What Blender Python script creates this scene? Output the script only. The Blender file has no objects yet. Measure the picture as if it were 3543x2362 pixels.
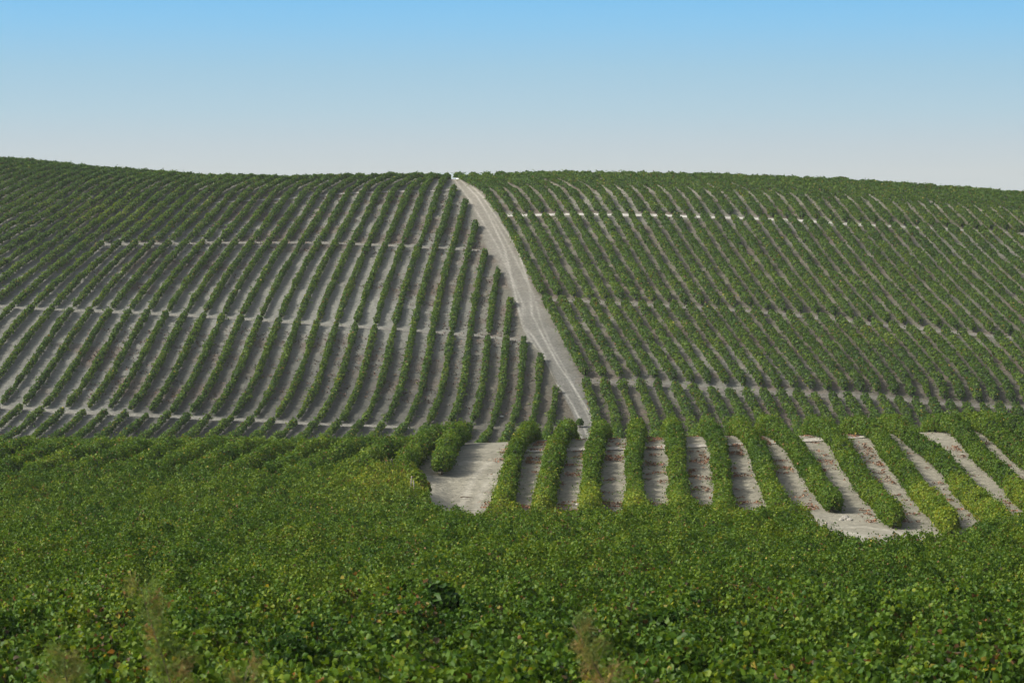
import bpy, math
import numpy as np
rng = np.random.default_rng(7)
sc = bpy.context.scene
COL = sc.collection
F = 10500.0                      # focal length in pixels of the 3543-wide picture
CX, CY, VH = 1771.5, 1181.0, 1000.0
PITCH = math.atan((CY - VH) / F)

# ------------------------------------------------------------------ helpers
def fract_hash(ix, iy, seed):
    h = (ix.astype(np.int64) * 374761393 + iy.astype(np.int64) * 668265263 + seed * 2246822519) & 0xffffffff
    h = ((h ^ (h >> 13)) * 1274126177) & 0xffffffff
    return ((h ^ (h >> 16)) & 0xffff) / 65535.0

def vnoise(x, y, seed=0):        # value noise, 0..1
    x = np.asarray(x, float); y = np.asarray(y, float)
    x, y = np.broadcast_arrays(x, y)
    ix = np.floor(x); iy = np.floor(y)
    fx = x - ix; fy = y - iy
    fx = fx * fx * (3 - 2 * fx); fy = fy * fy * (3 - 2 * fy)
    a = fract_hash(ix, iy, seed); b = fract_hash(ix + 1, iy, seed)
    c = fract_hash(ix, iy + 1, seed); d = fract_hash(ix + 1, iy + 1, seed)
    return (a * (1 - fx) + b * fx) * (1 - fy) + (c * (1 - fx) + d * fx) * fy

def fbm(x, y, seed=0, n=3):
    s = 0; a = 1; t = 0
    for i in range(n):
        s = s + a * vnoise(np.asarray(x) * 2 ** i, np.asarray(y) * 2 ** i, seed + 17 * i); t += a; a *= .5
    return s / t

def tufts(x, y, seed=0):
    """rounded tufts: 1 at the middle of each, 0 in the creases; and a random number for each tuft"""
    ix, iy = np.floor(x), np.floor(y); best = np.full(x.shape, 9.0); rid = np.zeros(x.shape)
    for a in (-1, 0, 1):
        for b in (-1, 0, 1):
            jx, jy = fract_hash(ix + a, iy + b, seed), fract_hash(ix + a, iy + b, seed + 1)
            d = (ix + a + jx - x) ** 2 + (iy + b + jy - y) ** 2
            m = d < best; best = np.where(m, d, best); rid = np.where(m, fract_hash(ix + a, iy + b, seed + 2), rid)
    return np.clip(1 - best / .62, 0, 1), rid

def sstep(a, b, x):
    t = np.clip((x - a) / (b - a), 0, 1)
    return t * t * (3 - 2 * t)

def pchip(xk, yk, x):
    """monotone cubic; yk is (m, k) one curve per x value"""
    h = np.diff(xk)
    d = np.diff(yk, axis=1) / h
    m = np.zeros_like(yk)
    d0, d1 = d[:, :-1], d[:, 1:]
    w1 = 2 * h[1:] + h[:-1]; w2 = h[1:] + 2 * h[:-1]
    with np.errstate(all='ignore'):
        mm = (w1 + w2) / (w1 / d0 + w2 / d1)
    m[:, 1:-1] = np.where(d0 * d1 > 0, mm, 0)
    m[:, 0] = d[:, 0]; m[:, -1] = d[:, -1]
    i = np.clip(np.searchsorted(xk, x) - 1, 0, len(xk) - 2)
    r = np.arange(len(x))
    t = (x - xk[i]) / h[i]
    y0, y1, m0, m1 = yk[r, i], yk[r, i + 1], m[r, i] * h[i], m[r, i + 1] * h[i]
    return (2*t**3-3*t**2+1)*y0 + (t**3-2*t**2+t)*m0 + (-2*t**3+3*t**2)*y1 + (t**3-t**2)*m1

def make_mesh(name, verts, faces, colors=None, mats=(), midx=None, smooth=False):
    """faces: list of (n, k) int arrays"""
    me = bpy.data.meshes.new(name)
    verts = np.asarray(verts, np.float32)
    me.vertices.add(len(verts)); me.vertices.foreach_set('co', verts.ravel())
    lt = np.concatenate([np.full(len(f), f.shape[1], np.int32) for f in faces])
    lv = np.concatenate([np.asarray(f, np.int32).ravel() for f in faces])
    ls = np.concatenate([[0], np.cumsum(lt)[:-1]]).astype(np.int32)
    me.loops.add(len(lv)); me.loops.foreach_set('vertex_index', lv)
    me.polygons.add(len(lt)); me.polygons.foreach_set('loop_start', ls); me.polygons.foreach_set('loop_total', lt)
    if midx is not None: me.polygons.foreach_set('material_index', np.asarray(midx, np.int32))
    if smooth: me.polygons.foreach_set('use_smooth', np.ones(len(lt), bool))
    me.update(calc_edges=True)
    if colors is not None:
        at = me.color_attributes.new('Col', 'FLOAT_COLOR', 'POINT')
        c4 = np.ones((len(verts), 4), np.float32); c4[:, :3] = colors
        at.data.foreach_set('color', c4.ravel())
    for m in mats: me.materials.append(m)
    return me

def link(name, me, parent=None, loc=(0, 0, 0)):
    o = bpy.data.objects.new(name, me); COL.objects.link(o)
    o.location = loc
    if parent: o.parent = parent
    return o

def tag(o, label=None, cat=None, group=None, kind=None):
    if label: o['label'] = label
    if cat: o['category'] = cat
    if group: o['group'] = group
    if kind: o['kind'] = kind
    return o

# ------------------------------------------------------------------ terrain
KY = np.array([-80, 0, 10, 16, 20, 24, 30, 40, 60, 90, 118, 130, 150, 162, 172, 180, 187, 192, 197, 210, 235, 270, 305, 335,
               362, 390, 418, 442, 456, 470, 480, 497, 540, 620, 800, 1100, 1500], float)
KU = np.array([-2500, 0, 400, 700, 1000, 1400, 1480, 1575, 1950, 2400, 2760, 2840, 2900, 3200, 3300, 3380, 3543, 6000], float)
def _build_table():
    T = np.zeros((len(KU), len(KY)))
    ycrest_knoll = np.interp(KU, [0, 1000, 1575, 1950, 2400, 3000, 3450, 3700], [1540, 1535, 1525, 1510, 1503, 1497, 1478, 1474])
    ycrest_hill = np.interp(KU, [-2500, -600, 0, 150, 400, 700, 1000, 1400, 1575, 1700, 2190, 2500, 2900, 3200, 3543, 4200, 6000],
                            [520, 535, 563, 580, 602, 623, 626, 619, 622, 619, 612, 625, 640, 660, 685, 720, 760])
    for i, u in enumerate(KU):
        r = sstep(2770, 2900, u) * (1 - .75 * sstep(3290, 3400, u)); l = 1 - sstep(1380, 1570, u)
        zk = -(ycrest_knoll[i] + 13 - 1000) / F * 190
        zc = (1000 - ycrest_hill[i]) / F * 470
        zb = -16.4; H = zc - zb; s = (H - .6) / 121.0
        z = {-80: -1.7, 0: -1.7, 10: -1.9, 16: -2.5, 20: -3.2, 24: -4.2, 30: -5.5, 40: -6.43, 60: -7.37, 90: -8.78 - .2 * r,
             118: -10.1 - 1.05 * r, 130: -10.66 - .78 * r, 150: -11.45 + .9 * l - .1 * r, 162: -11.5 + 1.0 * l, 172: -10.6 + .25 * l,
             180: -9.85 - .45 * l, 187: zk + .06 - .75 * l, 192: zk - .02 - .75 * l, 197: zk - .75 - .6 * l, 210: -11.6, 235: -14.0, 270: -16.6, 305: -17.3, 335: zb}
        for k in (362, 390, 418, 442): z[k] = zb + s * (k - 335)
        z[456] = zb + s * (442 - 335) + (s * .78 + .01) * 14
        z[470] = zc; z[480] = zc - .05; z[497] = zc - .9; z[540] = zc - 4; z[620] = zc - 11; z[800] = zc - 20; z[1100] = -9; z[1500] = -12
        T[i] = [z[k] for k in KY]
    return T
TAB = _build_table()

def ground(X, Y, rough=True):
    X = np.asarray(X, float); Y = np.asarray(Y, float)
    sh = np.broadcast(X, Y).shape
    X = np.broadcast_to(X, sh).ravel(); Y = np.broadcast_to(Y, sh).ravel()
    u = CX + F * X / np.maximum(Y, 25.0)
    u = np.clip(u, KU[0], KU[-1])
    i = np.clip(np.searchsorted(KU, u) - 1, 0, len(KU) - 2)
    t = ((u - KU[i]) / (KU[i + 1] - KU[i]))[:, None]
    t = t * .5 + .5 * t * t * (3 - 2 * t)
    z = pchip(KY, TAB[i] * (1 - t) + TAB[i + 1] * t, np.clip(Y, KY[0], KY[-1]))
    if rough:
        z = z + (fbm(X / 7, Y / 7, 5, 2) - .5) * .16 * sstep(120, 150, Y)
    return z.reshape(sh)

SP, CP = math.sin(PITCH), math.cos(PITCH)
def ray(u, v):
    a = (np.asarray(u, float) - CX); b = CY - np.asarray(v, float)
    return a, CP * F + SP * b, -SP * F + CP * b

def unproject(u, v, h=0.0, y0=300., y1=495., step=.5):
    """first point beyond y0 where the view ray through pixel (u, v) comes down to ground + h"""
    dx, dy, dz = ray(np.atleast_1d(u), np.atleast_1d(v))
    Ys = np.arange(y0, y1, step)
    X = np.outer(dx / dy, Ys); Z = np.outer(dz / dy, Ys)
    G = ground(X, np.broadcast_to(Ys, X.shape)) + h
    below = Z <= G
    i = np.argmax(below, 1); ok = below.any(1) & (i > 0)
    r = np.arange(len(i)); j = np.maximum(i - 1, 0)
    d0 = Z[r, j] - G[r, j]; d1 = Z[r, i] - G[r, i]
    t = np.where(d0 != d1, d0 / (d0 - d1 + 1e-12), 0)
    Y = Ys[j] + step * np.clip(t, 0, 1)
    return dx / dy * Y, Y, ok

def at(u, Y):                      # point on the ground at image column u and depth Y
    X = (u - CX) / F * Y
    return np.array([X, Y, float(ground(X, Y))])

# ------------------------------------------------------------------ materials
def new_mat(name):
    m = bpy.data.materials.new(name); m.use_nodes = True
    nt = m.node_tree; nt.nodes.clear()
    return m, nt, nt.nodes, nt.links

def leaf_material(name, trans=.3, rough=.5):
    m, nt, N, L = new_mat(name)
    at_ = N.new('ShaderNodeAttribute'); at_.attribute_name = 'Col'
    p = N.new('ShaderNodeBsdfPrincipled'); p.inputs['Roughness'].default_value = rough
    p.inputs['Specular IOR Level'].default_value = .16
    t = N.new('ShaderNodeBsdfTranslucent')
    hs = N.new('ShaderNodeMixRGB'); hs.blend_type = 'MULTIPLY'; hs.inputs['Fac'].default_value = 1
    hs.inputs['Color2'].default_value = (1.75, 1.6, .7, 1)
    mx = N.new('ShaderNodeMixShader'); mx.inputs['Fac'].default_value = trans
    o = N.new('ShaderNodeOutputMaterial')
    L.new(at_.outputs['Color'], p.inputs['Base Color']); L.new(at_.outputs['Color'], hs.inputs['Color1'])
    L.new(hs.outputs['Color'], t.inputs['Color'])
    L.new(p.outputs[0], mx.inputs[1]); L.new(t.outputs[0], mx.inputs[2]); L.new(mx.outputs[0], o.inputs['Surface'])
    return m

def matte(name, color, rough=.9, attr=False, noise=0, scale=8):
    m, nt, N, L = new_mat(name)
    p = N.new('ShaderNodeBsdfPrincipled'); p.inputs['Roughness'].default_value = rough
    p.inputs['Specular IOR Level'].default_value = .2
    o = N.new('ShaderNodeOutputMaterial'); L.new(p.outputs[0], o.inputs['Surface'])
    src = None
    if attr:
        a = N.new('ShaderNodeAttribute'); a.attribute_name = 'Col'; src = a.outputs['Color']
    else:
        c = N.new('ShaderNodeRGB'); c.outputs[0].default_value = (*color, 1); src = c.outputs[0]
    if noise:
        g = N.new('ShaderNodeNewGeometry'); n = N.new('ShaderNodeTexNoise'); n.inputs['Scale'].default_value = scale
        n.inputs['Detail'].default_value = 4
        L.new(g.outputs['Position'], n.inputs['Vector'])
        mr = N.new('ShaderNodeMapRange'); mr.inputs['To Min'].default_value = 1 - noise; mr.inputs['To Max'].default_value = 1 + noise
        L.new(n.outputs['Fac'], mr.inputs['Value'])
        mu = N.new('ShaderNodeMixRGB'); mu.blend_type = 'MULTIPLY'; mu.inputs['Fac'].default_value = 1
        L.new(src, mu.inputs['Color1']); L.new(mr.outputs[0], mu.inputs['Color2']); src = mu.outputs[0]
    L.new(src, p.inputs['Base Color'])
    return m

def soil_material(name):
    """earth: colour from the field (attribute) broken up by clods, tilled lines and stones, with real bumps"""
    m, nt, N, L = new_mat(name)
    a = N.new('ShaderNodeAttribute'); a.attribute_name = 'Col'
    g = N.new('ShaderNodeNewGeometry')
    def noise(sx, sy, detail, scale=1.0):
        mp = N.new('ShaderNodeMapping'); mp.inputs['Scale'].default_value = (sx, sy, sx)
        L.new(g.outputs['Position'], mp.inputs['Vector'])
        n = N.new('ShaderNodeTexNoise'); n.inputs['Scale'].default_value = scale; n.inputs['Detail'].default_value = detail
        n.inputs['Roughness'].default_value = .6
        L.new(mp.outputs[0], n.inputs['Vector']); return n.outputs['Fac']
    def scaled(f, lo, hi, a0=.3, a1=.7):
        r = N.new('ShaderNodeMapRange'); r.inputs['From Min'].default_value = a0; r.inputs['From Max'].default_value = a1
        r.inputs['To Min'].default_value = lo; r.inputs['To Max'].default_value = hi
        L.new(f, r.inputs['Value']); return r.outputs[0]
    def mul(c, f):
        x = N.new('ShaderNodeMixRGB'); x.blend_type = 'MULTIPLY'; x.inputs['Fac'].default_value = 1
        L.new(c, x.inputs['Color1']); L.new(f, x.inputs['Color2']); return x.outputs[0]
    clod = noise(3.0, 3.4, 6); till = noise(.5, 1.9, 4); big = noise(.09, .12, 3)
    c = mul(a.outputs['Color'], scaled(clod, .68, 1.24)); c = mul(c, scaled(till, .88, 1.1)); c = mul(c, scaled(big, .9, 1.1))
    p = N.new('ShaderNodeBsdfPrincipled'); p.inputs['Roughness'].default_value = .95; p.inputs['Specular IOR Level'].default_value = .1
    L.new(c, p.inputs['Base Color'])
    ad = N.new('ShaderNodeMath'); ad.operation = 'ADD'; L.new(clod, ad.inputs[0]); L.new(till, ad.inputs[1])
    b = N.new('ShaderNodeBump'); b.inputs['Strength'].default_value = .8; b.inputs['Distance'].default_value = .2
    L.new(ad.outputs[0], b.inputs['Height']); L.new(b.outputs[0], p.inputs['Normal'])
    o = N.new('ShaderNodeOutputMaterial'); L.new(p.outputs[0], o.inputs['Surface'])
    return m

M_LEAF = leaf_material('vine_leaf')
M_CORE = matte('shaded_vine_core', (0, 0, 0), attr=True)  # dark hull under the leaves, shade of the inside put into its colour
M_SOIL = soil_material('albariza_soil')
M_WOOD = matte('weathered_wood', (.27, .24, .19), noise=.3, scale=20)
M_TRUNK = matte('vine_bark', (.10, .075, .055), noise=.35, scale=25)
M_STONE = matte('pale_stone', (.62, .60, .55), noise=.15, scale=9)
M_CLOD = matte('earth_clod', (.30, .285, .25), noise=.2, scale=9)
M_LITTER = matte('dry_leaf', (0, 0, 0), attr=True, rough=.8)

# ------------------------------------------------------------------ leaves
def unit(v): return v / (np.linalg.norm(v, axis=-1, keepdims=True) + 1e-9)

def leaf_geo(P, Nn, S, C, shape=4, fold=.22, tilt=.7):
    """P centres, Nn outward normals, S sizes, C colours -> verts, faces, colours; every leaf is a small folded blade"""
    n = len(P)
    Nn = unit(Nn + rng.normal(0, tilt, (n, 3)))
    A = unit(np.cross(Nn, rng.normal(0, 1, (n, 3)))); B = np.cross(Nn, A)
    s = S[:, None]
    if shape == 4:
        V = np.stack([P - A * s * .5, P + B * s * .46 + Nn * s * fold, P + A * s * .55, P - B * s * .46 + Nn * s * fold], 1)
        i = np.arange(n)[:, None] * 4
        Fc = [np.concatenate([i + np.array([[0, 1, 2]]), i + np.array([[0, 2, 3]])])]
    else:
        dn = Nn * s * fold
        V = np.stack([P - A * s * .34, P - A * s * .42 + B * s * .36 + dn, P + A * s * .14 + B * s * .5 + dn * 1.2, P + A * s * .55 - dn * .4,
                      P + A * s * .14 - B * s * .5 + dn * 1.2, P - A * s * .42 - B * s * .36 + dn], 1)
        i = np.arange(n)[:, None] * 6
        Fc = [np.concatenate([i + np.array([[0, 1, 2, 3]]), i + np.array([[0, 3, 4, 5]])])]
    k = V.shape[1]
    return V.reshape(-1, 3), Fc, np.repeat(C, k, 0)

GREENS = np.array([(.031, .073, .010), (.052, .108, .011), (.090, .152, .013), (.158, .206, .018), (.27, .28, .03), (.30, .24, .04), (.20, .10, .035), (.10, .07, .035)])
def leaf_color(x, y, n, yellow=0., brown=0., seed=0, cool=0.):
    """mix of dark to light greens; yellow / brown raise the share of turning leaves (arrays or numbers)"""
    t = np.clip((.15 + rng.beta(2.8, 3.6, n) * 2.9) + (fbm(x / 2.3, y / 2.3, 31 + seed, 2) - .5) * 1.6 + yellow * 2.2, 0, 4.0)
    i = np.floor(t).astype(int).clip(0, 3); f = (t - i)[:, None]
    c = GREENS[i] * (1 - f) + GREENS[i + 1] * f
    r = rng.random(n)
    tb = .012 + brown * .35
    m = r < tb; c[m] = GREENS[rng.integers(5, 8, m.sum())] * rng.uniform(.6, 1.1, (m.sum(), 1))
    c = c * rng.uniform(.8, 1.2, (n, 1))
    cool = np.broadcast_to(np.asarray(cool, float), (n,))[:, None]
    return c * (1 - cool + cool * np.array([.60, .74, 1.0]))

def row_geometry(P, half=.5, hgt=1.25, base=.12, dens=60, size=.26, yellow=0., brown=0., seed=0, shape=4, clump=1.25, cool=0., tilt=.75, tint=None, low=.4):
    """hedge of vine leaves along the ground polyline P (n, 3)"""
    seg = np.linalg.norm(np.diff(P, axis=0), axis=1); S = np.concatenate([[0], np.cumsum(seg)]); Ltot = S[-1]
    def along(s):
        p = np.stack([np.interp(s, S, P[:, k]) for k in range(3)], -1)
        e = .6
        q = np.stack([np.interp(np.clip(s + e, 0, Ltot), S, P[:, k]) for k in range(2)], -1) - np.stack([np.interp(np.clip(s - e, 0, Ltot), S, P[:, k]) for k in range(2)], -1)
        q = unit(q); side = np.stack([q[:, 1], -q[:, 0], np.zeros(len(s))], -1)
        return p, side
    ph = seed * 13.7
    def shape_of(s, th):
        vine = .5 + .5 * np.cos(2 * np.pi * (s + .35 * (vnoise(s / 3, ph, 3) - .5)) / clump)
        w = half * (.76 + .2 * vine + .55 * (fbm(s / .9, ph + np.cos(th) * .9, 11, 2) - .5) + .55 * (fbm(s / .38, ph + th * 1.9, 15, 2) - .5) + .35 * (vnoise(s / 5, ph, 12) - .5))
        h = hgt * (.88 + .12 * vine + .34 * (fbm(s / 1.1, ph + 40, 13, 2) - .5) + .42 * (fbm(s / .4, ph + 60 + th * 1.9, 16, 2) - .5) + .2 * (vnoise(s / 6, ph + 9, 14) - .5))
        if size > .2:                                                  # weaker vines here and there
            weak = 1 - .38 * sstep(.66, .80, vnoise(s / 2.6, ph + 77, 18)); w = w * weak; h = h * (.35 + .65 * weak)
        end = np.sqrt(np.clip(np.minimum(s, Ltot - s) / .55 + .12, 0.03, 1))
        return w * end, h * (.45 + .55 * end)
    n = max(20, int(dens * Ltot))
    s = rng.uniform(0, Ltot, n)
    th = rng.uniform(-low, np.pi + low, n)
    w, h = shape_of(s, th)
    p, side = along(s)
    rad = 1 - np.abs(rng.normal(0, .13, n)) + (rng.random(n) < .06) * rng.uniform(0, .38, n)
    ct, st = np.cos(th), np.sin(th)
    cen = base + (h - base) * .42
    up = np.where(st >= 0, (h - cen) * st, (cen - base) * st * 1.0)
    Q = p + side * (w * np.sign(ct) * np.abs(ct) ** .75 * rad)[:, None]
    Q[:, 2] += cen + up * rad + rng.normal(0, .03, n)
    Q[:, 2] = np.maximum(Q[:, 2], p[:, 2] + .05)
    Nn = side * ct[:, None] + np.array([0, 0, 1.]) * (st * 1.0 + .25)[:, None]
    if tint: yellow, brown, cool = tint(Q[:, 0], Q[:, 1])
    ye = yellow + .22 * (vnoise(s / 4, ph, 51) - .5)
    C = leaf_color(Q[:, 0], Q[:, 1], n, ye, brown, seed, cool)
    V1, F1, C1 = leaf_geo(Q, Nn, size * rng.uniform(.7, 1.3, n), C, shape, tilt=tilt)
    if low > .5:                                                       # leaves closing the near end
        nc = int(dens * .55); a_ = rng.uniform(-low, np.pi + low, nc); rr = np.sqrt(rng.random(nc)) * .85; s0 = np.full(nc, .45)
        w, h = shape_of(s0, a_); p, side = along(np.full(nc, .02)); cen = base + (h - base) * .42
        Q3 = p + side * (w * np.cos(a_) * rr)[:, None]; Q3[:, 2] += cen + np.where(np.sin(a_) >= 0, h - cen, cen - base) * np.sin(a_) * rr
        tg = np.stack([side[:, 1], -side[:, 0], np.zeros(nc)], -1) * np.array([1, 1, 1.]); tg = np.stack([-side[:, 1], side[:, 0], np.zeros(nc)], -1)
        Q3 = Q3 - tg * (.30 * (1 - rr ** 2) + rng.uniform(-.1, .12, nc))[:, None]
        ye3, br3, co3 = tint(Q3[:, 0], Q3[:, 1]); C3 = leaf_color(Q3[:, 0], Q3[:, 1], nc, ye3, br3, seed, co3)
        Va, Fa, Ca = leaf_geo(Q3, -tg + np.array([0, 0, .4]), size * rng.uniform(.7, 1.3, nc), C3, shape, tilt=tilt)
        F1 = F1 + [f + len(V1) for f in Fa]; V1 = np.concatenate([V1, Va]); C1 = np.concatenate([C1, Ca])
    # loose shoots hanging out of the hedge
    ns = int(Ltot / (1.0 if size > .2 else .6)); kk = 7
    s = rng.uniform(.2, max(.3, Ltot - .2), ns); sg = np.where(rng.random(ns) < .5, 1., -1.); p, side = along(s)
    w, h = shape_of(s, np.where(sg > 0, .3, 2.8))
    st = p + side * (w * sg * .9)[:, None]; st[:, 2] += base + (h - base) * rng.uniform(.3, .95, ns)
    q2 = np.stack([-side[:, 1], side[:, 0], 0 * s], -1)
    dr = unit(side * (sg * rng.uniform(.4, 1, ns))[:, None] + q2 * rng.normal(0, .5, ns)[:, None] + np.array([0, 0, 1.]) * rng.uniform(-.7, .8, ns)[:, None])
    ln = rng.uniform(.15, .75, ns) * (half / .5)
    tt = np.linspace(.1, 1, kk)
    Q2 = (st[:, None] + dr[:, None] * (ln[:, None] * tt)[..., None] + rng.normal(0, .035, (ns, kk, 3))).reshape(-1, 3)
    pz = np.repeat(p[:, 2], kk); Q2[:, 2] = np.maximum(Q2[:, 2] - np.tile(tt ** 2 * .12, ns), pz + .05)
    C0 = leaf_color(Q2[:, 0], Q2[:, 1], len(Q2), np.repeat(np.interp(s, np.sort(s), np.sort(s)) * 0, kk), .04, seed, 0.)
    Va, Fa, Ca = leaf_geo(Q2, np.repeat(side * sg[:, None], kk, 0) + np.array([0, 0, .6]), size * .85 * rng.uniform(.6, 1.1, len(Q2)), C0, shape, tilt=.7)
    F1 = F1 + [f + len(V1) for f in Fa]; V1 = np.concatenate([V1, Va]); C1 = np.concatenate([C1, Ca])
    # dark hull, inner shade in its colour, to keep the hedge from being see-through
    m = max(4, int(Ltot / .5)); sc_ = np.linspace(0.06, Ltot - .06, m); k = 7
    p, side = along(sc_); ths = np.linspace(-low + .05, np.pi + low - .05, k)
    V2 = np.zeros((m, k, 3))
    for j, t_ in enumerate(ths):
        w, h = shape_of(sc_, np.full(m, t_)); cen = base + (h - base) * .42
        V2[:, j] = p + side * (w * .74 * math.cos(t_))[:, None]
        V2[:, j, 2] += cen + np.where(math.sin(t_) >= 0, (h - cen), (cen - base)) * math.sin(t_) * .76
    V2 = V2.reshape(-1, 3); o = len(V1)
    a, b = np.meshgrid(np.arange(m - 1), np.arange(k), indexing='ij'); b2 = (b + 1) % k
    q = np.stack([a * k + b, a * k + b2, (a + 1) * k + b2, (a + 1) * k + b], -1).reshape(-1, 4) + o
    caps = [np.array([[o + j for j in range(k)]]), np.array([[o + (m - 1) * k + j for j in range(k)]])]
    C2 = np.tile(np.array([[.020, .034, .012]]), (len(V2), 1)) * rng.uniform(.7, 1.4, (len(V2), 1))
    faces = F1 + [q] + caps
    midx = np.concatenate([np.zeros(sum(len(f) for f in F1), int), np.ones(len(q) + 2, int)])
    return np.concatenate([V1, V2]), faces, np.concatenate([C1, C2]), midx

ORD = ['', 'first', 'second', 'third', 'fourth', 'fifth', 'sixth', 'seventh', 'eighth', 'ninth', 'tenth', 'eleventh', 'twelfth', 'thirteenth',
       'fourteenth', 'fifteenth', 'sixteenth', 'seventeenth', 'eighteenth', 'nineteenth', 'twentieth']
TENS = {2: 'twenty', 3: 'thirty', 4: 'forty'}
def ordinal(n):
    if n <= 20: return ORD[n]
    t, r = divmod(n, 10)
    return TENS[t] + '-' + ORD[r] if r else TENS[t][:-1] + 'ieth'
SUN_AZ, SUN_EL, SUN_E, SUN_ANG, SKY_E, RAMP_E, EXPO, HAZE = -12, 40, 3.0, 8.0, .10, 2**-.75, .75, .00011

# ------------------------------------------------------------------ where the rows run (read off the photograph, columns at given picture heights)
LD = {1430: (1, [1927,1850,1784,1710,1644,1565,1493,1415,1340,1268,1198,1121,1047,970,897,816,736,648,572,510,425,355,274,198,113,38]),
 1300: (2, [1865,1801,1738,1667,1597,1525,1453,1385,1310,1240,1168,1096,1025,954,884,810,731,660,591,518,448,368,295,221,150,75,12]),
 1170: (3, [1816,1750,1682,1625,1555,1491,1423,1351,1285,1217,1151,1079,1021,946,869,808,733,663,600,525,455,383,312,242,170,100,30]),
 1040: (4, [1767,1706,1640,1580,1514,1455,1389,1327,1266,1200,1138,1068,1003,935,869,804,738,668,604,531,468,398,340,266,204,134,70,9]),
 930: (5, [1721,1663,1606,1542,1485,1425,1361,1302,1240,1179,1117,1053,993,927,865,799,731,672,608,544,478,425,353,293,236,170,106,43]),
 820: (7, [1629,1572,1514,1457,1397,1342,1285,1225,1166,1106,1049,993,927,872,818,755,697,646,582,519,463,417,357,298]),
 720: (8, [1597,1544,1491,1438,1383,1330,1274,1223,1170,1113,1057,1005,952,897,846,793,742,689,638,587,536]),
 640: (9, [1565,1519,1470,1421,1370,1319,1272,1217,1168,1115,1064])}
LX = [(32,0,962),(32.4,0,899),(33.3,0,862),(34.3,0,836),(35.3,0,815),(36.3,0,789),(37.3,0,761),(38.3,0,734),(39.3,0,704),(40.3,0,671),(41.3,0,638),(42.3,0,608),(43.3,0,579),(44.3,0,554),
 (33.2,174,803),(33.2,222,773),(33.2,270,746),(33.2,315,722),(33.2,348,692),(32.2,228,797),(32.2,300,758),(32.2,345,728)]
RD = {640: (1, [1677,1723,1770,1813,1866,1923,1970,2019,2071,2115,2165,2217,2270,2319,2363,2409,2458,2504,2550]),
 720: (1, [1725,1772,1823,1872,1921,1974,2025,2070,2123,2172,2225,2272,2325,2374,2418,2467,2523,2569,2620,2666,2713,2768,2815,2870,2915,2962,3011,3062,3108]),
 820: (1, [1783,1832,1885,1934,1987,2038,2087,2138,2189,2240,2289,2340,2387,2438,2489,2538,2585,2639,2688,2736,2785,2836,2883,2932,2979,3032,3085,3138]),
 950: (1, [1847,1898,1947,2000,2053,2104,2157,2210,2261,2314,2363,2418,2467,2518,2568,2617,2671,2726,2779,2832,2883,2934,2983,3038,3091,3145,3198,3245,3296,3355,3406]),
 1130: (1, [1940,2004,2053,2110,2170,2223,2280,2342,2395,2446,2501,2558,2622,2671,2722,2781,2832,2887,2938,2989,3038]),
 1250: (1, [2000,2063,2117,2172,2238,2289,2348,2410,2467,2523,2580,2634,2690,2751,2813,2868,2924,2981,3032,3087,3142,3198,3249,3300]),
 1400: (1, [2080,2148,2208,2259,2319,2382,2438,2501,2565,2628,2683,2743,2802,2862,2921,2968,3023,3091,3147])}
RX = [(28,3098,785),(29,3150,788),(30,3199,789),(31,3250,792),(32,3303,796),(33,3354,798),(34,3404,800),(35,3458,804),(36,3510,807),(29.5,3107,732),(33.5,3379,799),(33.5,3321,757),(33.5,3273,723),(31,3317,836),(31,3383,895)]
def basis(x, y, d=4):
    x = (np.asarray(x, float) - 1771) / 1771; y = (np.asarray(y, float) - 1000) / 500
    return np.stack([x ** i * y ** j for i in range(d + 1) for j in range(d + 1 - i)], -1)
def fit(D, X):
    A = np.array([(s + i, x, y) for y, (s, l) in D.items() for i, x in enumerate(l)] + list(X), float)
    return np.linalg.lstsq(basis(A[:, 1], A[:, 2]), A[:, 0], rcond=None)[0]
CL, CR = fit(LD, LX), fit(RD, RX)
def level(c, k, v, u0, u1):
    """picture columns where the row index c equals k, one for each height in v (nan where there is none)"""
    uu = np.arange(u0, u1, 4.0); U, V = np.meshgrid(uu, v)
    R = basis(U, V) @ c - k
    sg = R[:, :-1] * R[:, 1:] <= 0
    i = np.argmax(sg, 1); r = np.arange(len(v)); ok = sg.any(1)
    d = R[r, i] - R[r, i + 1]
    u = uu[i] + 4 * np.where(d != 0, R[r, i] / np.where(d == 0, 1, d), 0)
    return np.where(ok, u, np.nan)

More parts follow.
